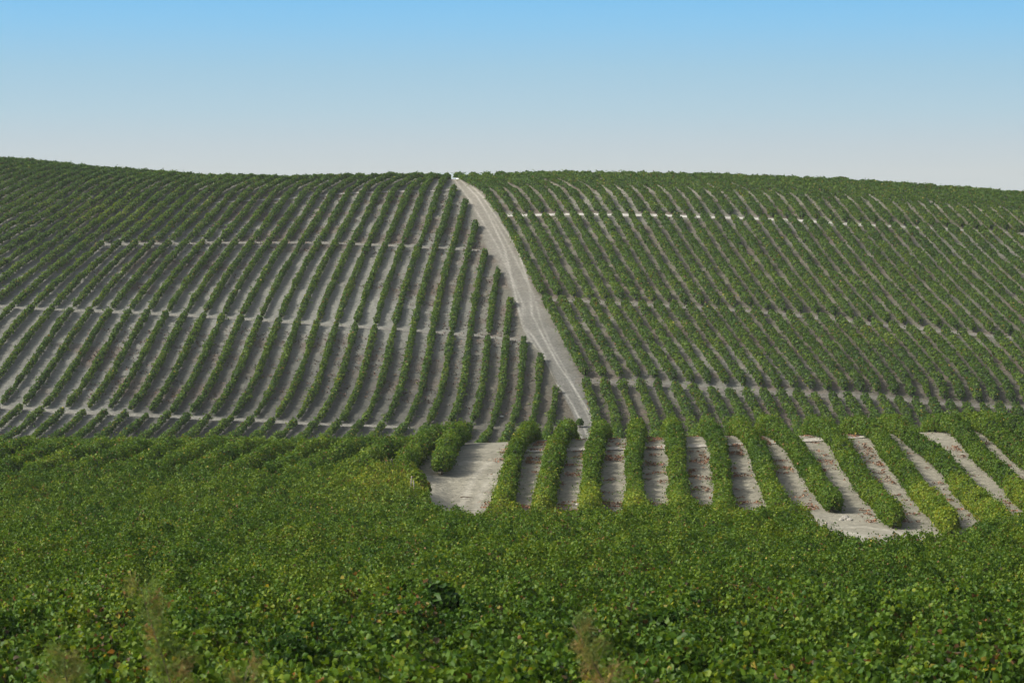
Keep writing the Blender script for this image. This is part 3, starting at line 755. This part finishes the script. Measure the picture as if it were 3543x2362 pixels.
me = make_mesh('vine_canopy', np.concatenate(VV), [f for l in FF for f in l], np.concatenate(CC), [M_LEAF, M_CORE], np.concatenate(MI))
print('canopy faces', len(me.polygons))
tag(link('vine_canopy', me), 'dense mass of green vine leaves with yellow patches filling the whole foreground', 'vine leaves', kind='stuff')
del VV, FF, CC, MI

# ------------------------------------------------------------------ single plants
def bush(center, rx, ry, rz, n, size, ye=0., br=.03, cool=0., shape=6, seed=0, z0=0.):
    th = rng.uniform(0, 2 * np.pi, n); ph = np.arccos(rng.uniform(-.25, 1, n))
    d = np.stack([np.sin(ph) * np.cos(th), np.sin(ph) * np.sin(th), np.cos(ph)], -1)
    lump = .72 + .6 * (fbm(th * 1.6, ph * 2.2 + seed, 301, 2))
    lump = lump * (1 - .35 * (rng.random(n) ** 3))
    P = d * np.array([rx, ry, rz]) * lump[:, None] * .85; P[:, 2] += z0
    C = leaf_color(P[:, 0] * 3 + seed, P[:, 1] * 3, n, ye, br, seed, cool)
    V, Fc, C = leaf_geo(P, d + np.array([0, 0, .25]), size * rng.uniform(.7, 1.3, n), C, shape, tilt=.65)
    # dark inner shell, coloured as the shade inside the bush
    k, m = 8, 6; V2 = []
    for i in range(m):
        p = math.pi * .62 * i / (m - 1)
        for j in range(k):
            a = 2 * math.pi * j / k; r = .62 * (1 + .2 * math.sin(3 * a + seed))
            V2.append((math.sin(p) * math.cos(a) * rx * r + .001 * j, math.sin(p) * math.sin(a) * ry * r, math.cos(p) * rz * r + z0))
    V2 = np.array(V2); o = len(V); a, b = np.meshgrid(np.arange(m - 1), np.arange(k), indexing='ij')
    q = np.stack([a * k + b, a * k + (b + 1) % k, (a + 1) * k + (b + 1) % k, (a + 1) * k + b], -1).reshape(-1, 4) + o
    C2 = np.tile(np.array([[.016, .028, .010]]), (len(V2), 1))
    return np.concatenate([V, V2]), Fc + [q], np.concatenate([C, C2]), np.concatenate([np.zeros(len(Fc[0]), int), np.ones(len(q), int)])

def plant(name, label, cat, base, geo, stem_h, stem_r=.03, stems=3, group=None, crown='foliage'):
    e = bpy.data.objects.new(name, None); COL.objects.link(e); e.location = base
    tag(e, label, cat, group)
    V, Fc, C, mi = geo
    link(crown, make_mesh(crown, V, Fc, C, [M_LEAF, M_CORE], mi), e)
    for j in range(stems):
        a = 2.1 * j; pts = [(0.05 * math.cos(a) * (1 + 4 * t * stem_h), .05 * math.sin(a) * (1 + 4 * t * stem_h), -.08 + t * stem_h) for t in (0, .35, .7, 1)]
        v, f = ring_tube(pts, [stem_r, stem_r * .85, stem_r * .7, stem_r * .4], 6)
        link('stem', make_mesh('stem', v, f, None, [M_TRUNK]), e)
    return e
plant('grape_vine', 'lone dark round vine at the foot of the dirt track', 'vine', at(2006, 341), bush(None, .42, .42, .62, 420, .2, -.1, .01, .2, 4, 3, .46), .5, .05)
plant('shrub', 'low dark shrub bulging above the skyline of the right hill', 'shrub', at(2905, 474), bush(None, 1.5, .9, .55, 700, .22, -.05, .06, .45, 4, 4, .95), .7, .05)
plant('shrub', 'dark bushy shrub rising from the leafy foreground, left of the picture centre', 'shrub', at(1512, 53.5), bush(None, .50, .42, .62, 420, .15, -.32, .02, .5, 6, 5, 1.32), .9, .03)
plant('shrub', 'smaller dark bushy shrub low in the leafy foreground, right of the feathery weed', 'shrub', at(2290, 50.5), bush(None, .38, .36, .40, 260, .14, -.3, .02, .45, 6, 6, 1.22), .8, .03)
plant('grape_vine', 'tangled yellowing vine drooping over the left edge of the bare patch', 'vine', at(1437, 149), bush(None, .75, .8, .8, 900, .14, .4, .35, 0, 6, 7, 1.0), .7, .05)
plant('grape_vine', 'dark green vine at the near left corner of the bare patch', 'vine', at(1430, 131), bush(None, .62, .7, .75, 800, .15, -.12, .02, .2, 6, 8, .8), .7, .05)

# feathery weeds close to the camera
M_FENNEL = leaf_material('fennel_thread', .35, .6)
def fennel(seed, top_dx, height, n_br, spread):
    r = np.random.default_rng(seed)
    t = np.linspace(0, 1, 9); stem = np.stack([top_dx * t ** 1.4 + .02 * np.sin(5 * t), .05 * t, height * t], -1)
    v, f = ring_tube(stem, list(.010 * (1 - .75 * t)), 6)
    V, Fq, C = [], [], []; o = 0
    def thread(p, q, w, c):
        nonlocal o
        d = q - p; s = unit(np.cross(d, r.normal(0, 1, 3))[None])[0] * w
        V.extend([p - s, p + s, q + s * .4, q - s * .4]); Fq.append([o, o + 1, o + 2, o + 3]); C.extend([c] * 4); o += 4
    for b in range(n_br):
        tb = .25 + .75 * (b + r.random()) / n_br; p0 = np.array([np.interp(tb, t, stem[:, k]) for k in range(3)])
        az = r.uniform(0, 6.28); ln = spread * (1.15 - tb) * r.uniform(.6, 1.2) + .06
        d = np.array([math.cos(az), math.sin(az), r.uniform(.5, 1.2)]); d /= np.linalg.norm(d)
        tip = p0 + d * ln; col = np.array(((.11, .16, .04), (.17, .17, .055), (.22, .16, .07))[r.choice(3, p=[.5, .33, .17])]) * r.uniform(.8, 1.2)
        thread(p0, tip, .0035, col)
        for k in range(int(22 + 55 * ln)):
            a = r.random(); q0 = p0 + (tip - p0) * (.25 + .75 * a); dd = d * .6 + r.normal(0, .6, 3); dd /= np.linalg.norm(dd)
            q1 = q0 + dd * r.uniform(.03, .085); thread(q0, q1, .0022, col * r.uniform(.8, 1.25))
            for _ in range(2):
                d3 = dd + r.normal(0, .5, 3); d3 /= np.linalg.norm(d3); thread(q1, q1 + d3 * r.uniform(.015, .045), .0018, col * r.uniform(.85, 1.35))
    return (v, f), (np.array(V), [np.array(Fq)], np.array(C))
def fennel_plant(label, u, Y, seed, top_dx, height, n_br, spread, group='feathery weeds in front of the vines'):
    (v, f), (V, Fq, C) = fennel(seed, top_dx, height, n_br, spread)
    e = bpy.data.objects.new('fennel_plant', None); COL.objects.link(e); e.location = at(u, Y); tag(e, label, 'weed', group)
    link('stem', make_mesh('stem', v, f, None, [M_TRUNK]), e)
    link('fronds', make_mesh('fronds', V, Fq, C, [M_FENNEL]), e)
fennel_plant('tall feathery brownish weed leaning left, in the left foreground', 640, 21, 1, -.30, 1.36, 40, .24)
fennel_plant('feathery greenish weed leaning left, in the foreground right of centre', 2200, 21, 2, -.42, 1.12, 36, .22)
fennel_plant('low dry feathery weed at the bottom left corner, leftmost of the weeds', 250, 20, 3, -.05, .78, 28, .22)
fennel_plant('low dry feathery weed beside the tall leaning weed, bottom left', 800, 20.5, 4, .12, .74, 22, .20)

# ------------------------------------------------------------------ posts, stakes, stones, fallen leaves
def wooden(name, label, cat, u, Y, h, r, lean, group=None, up=0.):
    v, f = ring_tube([(lean[0] * t * h, lean[1] * t * h, -.2 + (h + .2) * t) for t in (0, .3, .6, .96, 1)], [r, r * 1.05, r * .95, r, r * .55], 8)
    p = at(u, Y); p[2] += up
    return tag(link(name, make_mesh(name, v, f, None, [M_WOOD]), loc=p), label, cat, group)
wooden('wooden_post', 'pale wooden post leaning right at the edge of the leafy foreground', 'post', 2845, 117.0, 1.72, .05, (.10, 0))
wooden('wooden_post', 'short pale wooden post among leaves beside the pale clearing', 'post', 2826, 123.5, 1.45, .045, (.02, 0))
wooden('wooden_stake', 'tan wooden stake leaning right in the yellowing vine by the bare patch', 'stake', 1412, 146.0, 1.62, .035, (.11, 0), 'crossed stakes in the yellowing vine')
wooden('wooden_stake', 'tan wooden stake leaning left in the yellowing vine by the bare patch', 'stake', 1442, 145.6, 1.62, .035, (-.10, 0), 'crossed stakes in the yellowing vine')

def rock(name, label, cat, u, Y, sx, sy, sz, mat, seed, group=None):
    r = np.random.default_rng(seed); me = bpy.data.meshes.new(name)
    import bmesh
    bm = bmesh.new(); bmesh.ops.create_icosphere(bm, subdivisions=3, radius=1)
    for v in bm.verts:
        c = v.co; k = .75 + .5 * float(fbm(c.x * 1.7 + seed, c.y * 1.7 + c.z * 1.3, 400 + seed, 3)); v.co = (c.x * k * sx, c.y * k * sy, c.z * k * sz)
    bm.to_mesh(me); bm.free(); me.materials.append(mat)
    p = at(u, Y); p[2] += sz * .3
    return tag(link(name, me, loc=p), label, cat, group)
def gy(u, v, y0, y1):
    X, Y, ok = unproject([u], [v], 0, y0, y1, .3); return float(Y[0])
rock('stone', 'largest white stone between two rows low on the left hillside', 'stone', 1736, gy(1736, 1441, 300, 400), .24, .2, .11, M_STONE, 1)
rock('stone', 'tiny white stone just right of the large white stone on the hillside', 'stone', 1751, gy(1751, 1435, 300, 400), .08, .08, .06, M_STONE, 2)
rock('stone', 'small white stone at the near end of the second broad row', 'stone', 1996, gy(1996, 1746, 140, 190), .09, .08, .06, M_STONE, 3)
for i, (u, v, s) in enumerate([(2925, 1794, .22), (2942, 1800, .17), (2912, 1800, .14)]):
    rock('soil_clod', ['largest grey earth clod on the pale clearing', 'grey earth clod right of the largest clod on the clearing', 'smallest grey earth clod, left of the largest clod on the clearing'][i],
         'clod', u, gy(u, v, 135, 190), s, s * .8, s * .6, M_CLOD, 10 + i, 'earth clods on the pale clearing')
p0 = at(1592, gy(1592, 1721, 140, 190)); p1 = at(1640, gy(1640, 1722, 140, 190))
br = np.array([(0, 0, .03), *[((p1 - p0) * t + np.array([0, .02 * math.sin(9 * t), .04 + .02 * math.sin(5 * t)])) for t in (.25, .5, .75, 1)]])
v, f = ring_tube(br, [.028, .025, .024, .018, .01], 6)
tag(link('branch', make_mesh('branch', v, f, None, [M_TRUNK]), loc=p0), 'dark fallen branch lying on the bare patch', 'branch')

# red-brown fallen leaves along the broad rows
def litter(name, label, n, region, size, cols, thresh, seed):
    X, Y, keep = region(n)
    X, Y = X[keep], Y[keep]
    m = fbm(X / 1.4, Y / .9, seed, 2) > thresh; X, Y = X[m], Y[m]; n = len(X)
    Z = ground(X, Y) + .06 + rng.uniform(0, .05, n)
    C = np.array(cols)[rng.integers(0, len(cols), n)] * rng.uniform(.7, 1.25, (n, 1))
    V, Fc, C = leaf_geo(np.stack([X, Y, Z], -1), np.tile([0, 0, 1.], (n, 1)), size * rng.uniform(.6, 1.4, n), C, 4, fold=.3, tilt=.45)
    tag(link(name, make_mesh(name, V, Fc, C, [M_LITTER])), label, 'fallen leaves', kind='stuff')
ROWX = []
for o in COL.objects:
    if o.name.startswith('foliage') and o.parent and o.parent.get('group') == 'broad vine rows on the pale near field':
        co = np.empty(len(o.data.vertices) * 3, np.float32); o.data.vertices.foreach_get('co', co); co = co.reshape(-1, 3)[::40] + np.array(o.parent.location)
        b = np.round(co[:, 1]).astype(int); ROWX.append({k: co[b == k, 0].mean() for k in np.unique(b) if (b == k).sum() > 3})
def near_rows(n):
    X = np.empty(0); Y = np.empty(0)
    for d in ROWX:
        ks = np.array(sorted(d)); k = ks[(ks > 148) & (ks < 190)]
        if len(k) < 2: continue
        y = rng.uniform(k[0], k[-1], n // 14); x = np.interp(y, k, [d[i] for i in k])
        sgn = np.where(rng.random(len(y)) < .62, 1, -1)
        X = np.concatenate([X, x + sgn * (.62 + np.abs(rng.normal(0, .33, len(y))))]); Y = np.concatenate([Y, y])
    return X, Y, np.ones(len(X), bool)
litter('fallen_leaves', 'red-brown fallen leaves scattered along the broad near rows', 60000, near_rows, .10, [(.25, .115, .065), (.22, .10, .055), (.28, .16, .09), (.17, .095, .06)], .645, 501)
def hill_mid(n):
    Y = rng.uniform(345, 462, n); u = rng.uniform(300, 1900, n); X = (u - CX) / F * Y
    k = (fbm(X / 24, Y / 24, 83, 2) > .47) & (u < np.interp(Y, [345, 462], [1880, 1540]))
    return X, Y, k
litter('dry_weeds', 'low red-brown dry weeds between the rows of the left hillside', 42000, hill_mid, .2, [(.15, .085, .06), (.12, .075, .055), (.17, .10, .07), (.10, .085, .05)], .52, 82)

# ------------------------------------------------------------------ far off, through the gap where the track meets the crest
M_FAR = matte('far_hill', (.30, .36, .38), noise=.12, scale=.02)  # bluish grey, distance haze painted into the hill colour
uu = np.linspace(1150, 1990, 43); vt = 1000 - (1000 - 598) * np.exp(-((uu - 1572) / 330) ** 4) ; D = 1250.
vt = vt + 3 * (fbm(uu / 40, 0 * uu, 601, 2) - .5)
rowsv = []
for k, (dy, f_) in enumerate([(-220, -.1), (-130, .35), (-60, .75), (0, 1.), (80, .9), (200, .2)]):
    top = (1000 - vt) / F * D
    rowsv.append(np.stack([(uu - CX) / F * D, np.full(len(uu), D + dy), -18 + (top + 18) * max(f_, 0)], -1))
A = np.array(rowsv); n0, n1 = A.shape[:2]; a, b = np.meshgrid(np.arange(n0 - 1), np.arange(n1 - 1), indexing='ij')
q = np.stack([a * n1 + b, a * n1 + b + 1, (a + 1) * n1 + b + 1, (a + 1) * n1 + b], -1).reshape(-1, 4)
tag(link('hills', make_mesh('hills', A.reshape(-1, 3), [q], None, [M_FAR], smooth=True)), kind='structure')
M_WALL = matte('whitewash', (.80, .80, .78), noise=.05); M_ROOF = matte('roof_tile', (.38, .40, .42), noise=.2); M_DARK = matte('window_dark', (.12, .15, .18))
e = bpy.data.objects.new('farm_building', None); COL.objects.link(e)
e.location = ((1592 - CX) / F * 1130, 1130, (1000 - 614) / F * 1130); tag(e, 'small white farm building far off in the gap at the crest', 'building')
def box(x0, x1, y0, y1, z0, z1):
    v = np.array([(x, y, z) for z in (z0, z1) for x, y in ((x0, y0), (x1, y0), (x1, y1), (x0, y1))], float)
    return v, [np.array([[0, 3, 2, 1], [4, 5, 6, 7], [0, 1, 5, 4], [1, 2, 6, 5], [2, 3, 7, 6], [3, 0, 4, 7]])]
v, f = box(-1.4, 1.4, -1.2, 1.2, -6, 1.1); link('wall', make_mesh('wall', v, f, None, [M_WALL]), e)
v = np.array([(-1.5, -1.35, 1.1), (1.5, -1.35, 1.1), (1.5, 1.35, 1.1), (-1.5, 1.35, 1.1), (-1.5, 0, 1.7), (1.5, 0, 1.7)], float)
link('roof', make_mesh('roof', v, [np.array([[0, 1, 5, 4], [2, 3, 4, 5]]), np.array([[0, 4, 3], [1, 2, 5]]), np.array([[0, 3, 2, 1]])], None, [M_ROOF]), e)
for x in (-.7, .6):
    v, f = box(x - .25, x + .25, -1.23, -1.18, .2, .75); link('window', make_mesh('window', v, f, None, [M_DARK]), e)

# ------------------------------------------------------------------ the hazy air between here and the hill
if HAZE > 0:
    m, nt, N, L = new_mat('haze_air')
    pv = N.new('ShaderNodeVolumePrincipled'); pv.inputs['Density'].default_value = HAZE; pv.inputs['Color'].default_value = (.90, .95, .90, 1)
    pv.inputs['Anisotropy'].default_value = .2
    o = N.new('ShaderNodeOutputMaterial'); L.new(pv.outputs[0], o.inputs['Volume'])
    v, f = box(-3900, 3900, -120, 1560, -24, 58)
    tag(link('haze', make_mesh('haze', v, f, None, [m])), kind='stuff')

# ------------------------------------------------------------------ camera, sun, sky
cam = bpy.data.cameras.new('camera'); co = bpy.data.objects.new('camera', cam); COL.objects.link(co)
cam.sensor_width = 36; cam.lens = 36 * F / 3543; cam.clip_start = .5; cam.clip_end = 30000
co.rotation_euler = (math.pi / 2 - PITCH, 0, 0)
cam.dof.use_dof = True; cam.dof.focus_distance = 230; cam.dof.aperture_fstop = 7.1
sc.camera = co
EL, AZ = math.radians(SUN_EL), math.radians(SUN_AZ)            # sun on the left, a little beyond the vines
S = np.array([-math.cos(EL) * math.cos(AZ), math.cos(EL) * math.sin(AZ), math.sin(EL)])
sl = bpy.data.lights.new('sun', 'SUN'); so = bpy.data.objects.new('sun', sl); COL.objects.link(so)
sl.energy = SUN_E; sl.angle = math.radians(SUN_ANG); sl.color = (1, .93, .82)
from mathutils import Vector
so.rotation_euler = Vector(-S).to_track_quat('-Z', 'Y').to_euler()
w = bpy.data.worlds.new('World'); sc.world = w; w.use_nodes = True
N, L = w.node_tree.nodes, w.node_tree.links; N.clear()
sky = N.new('ShaderNodeTexSky'); sky.sky_type = 'NISHITA'; sky.sun_disc = False
sky.sun_elevation = EL; sky.sun_rotation = math.radians(-90) + AZ; sky.dust_density = 5.0; sky.ozone_density = .7
hs = N.new('ShaderNodeHueSaturation'); hs.inputs['Saturation'].default_value = .5; L.new(sky.outputs[0], hs.inputs['Color'])   # thin haze whitens the upper sky
b1 = N.new('ShaderNodeBackground'); b1.inputs['Strength'].default_value = SKY_E; L.new(hs.outputs[0], b1.inputs['Color'])
tc = N.new('ShaderNodeTexCoord'); sx = N.new('ShaderNodeSeparateXYZ'); L.new(tc.outputs['Generated'], sx.inputs[0])
mr = N.new('ShaderNodeMapRange'); mr.inputs['From Min'].default_value = 0; mr.inputs['From Max'].default_value = .1; L.new(sx.outputs['Z'], mr.inputs['Value'])
cr = N.new('ShaderNodeValToRGB'); L.new(mr.outputs[0], cr.inputs['Fac'])
def lin(r, g, b): return tuple((x / 255 / 12.92 if x / 255 <= .04045 else ((x / 255 + .055) / 1.055) ** 2.4) for x in (r, g, b)) + (1,)
stops = [(0, lin(204, 208, 209)), (.38, lin(202, 209, 211)), (.47, lin(193, 207, 215)), (.58, lin(178, 206, 221)), (.72, lin(161, 202, 226)), (.86, lin(140, 199, 237)), (1, lin(120, 193, 242))]
el = cr.color_ramp.elements
while len(el) < len(stops): el.new(.5)
for e_, (p, c) in zip(el, stops): e_.position = p; e_.color = c
b2 = N.new('ShaderNodeBackground'); b2.inputs['Strength'].default_value = RAMP_E; L.new(cr.outputs[0], b2.inputs['Color'])
m2 = N.new('ShaderNodeMapRange'); m2.inputs['From Min'].default_value = .11; m2.inputs['From Max'].default_value = .4; L.new(sx.outputs['Z'], m2.inputs['Value'])
mix = N.new('ShaderNodeMixShader'); L.new(m2.outputs[0], mix.inputs['Fac']); L.new(b2.outputs[0], mix.inputs[1]); L.new(b1.outputs[0], mix.inputs[2])
ow = N.new('ShaderNodeOutputWorld'); L.new(mix.outputs[0], ow.inputs['Surface'])
vs = sc.view_settings; vs.view_transform = 'Standard'; vs.look = 'None'; vs.exposure = EXPO; vs.gamma = 1; vs.use_curve_mapping = False
sc.cycles.volume_bounces = 0; sc.cycles.max_bounces = 5; sc.cycles.transparent_max_bounces = 4; sc.cycles.diffuse_bounces = 3
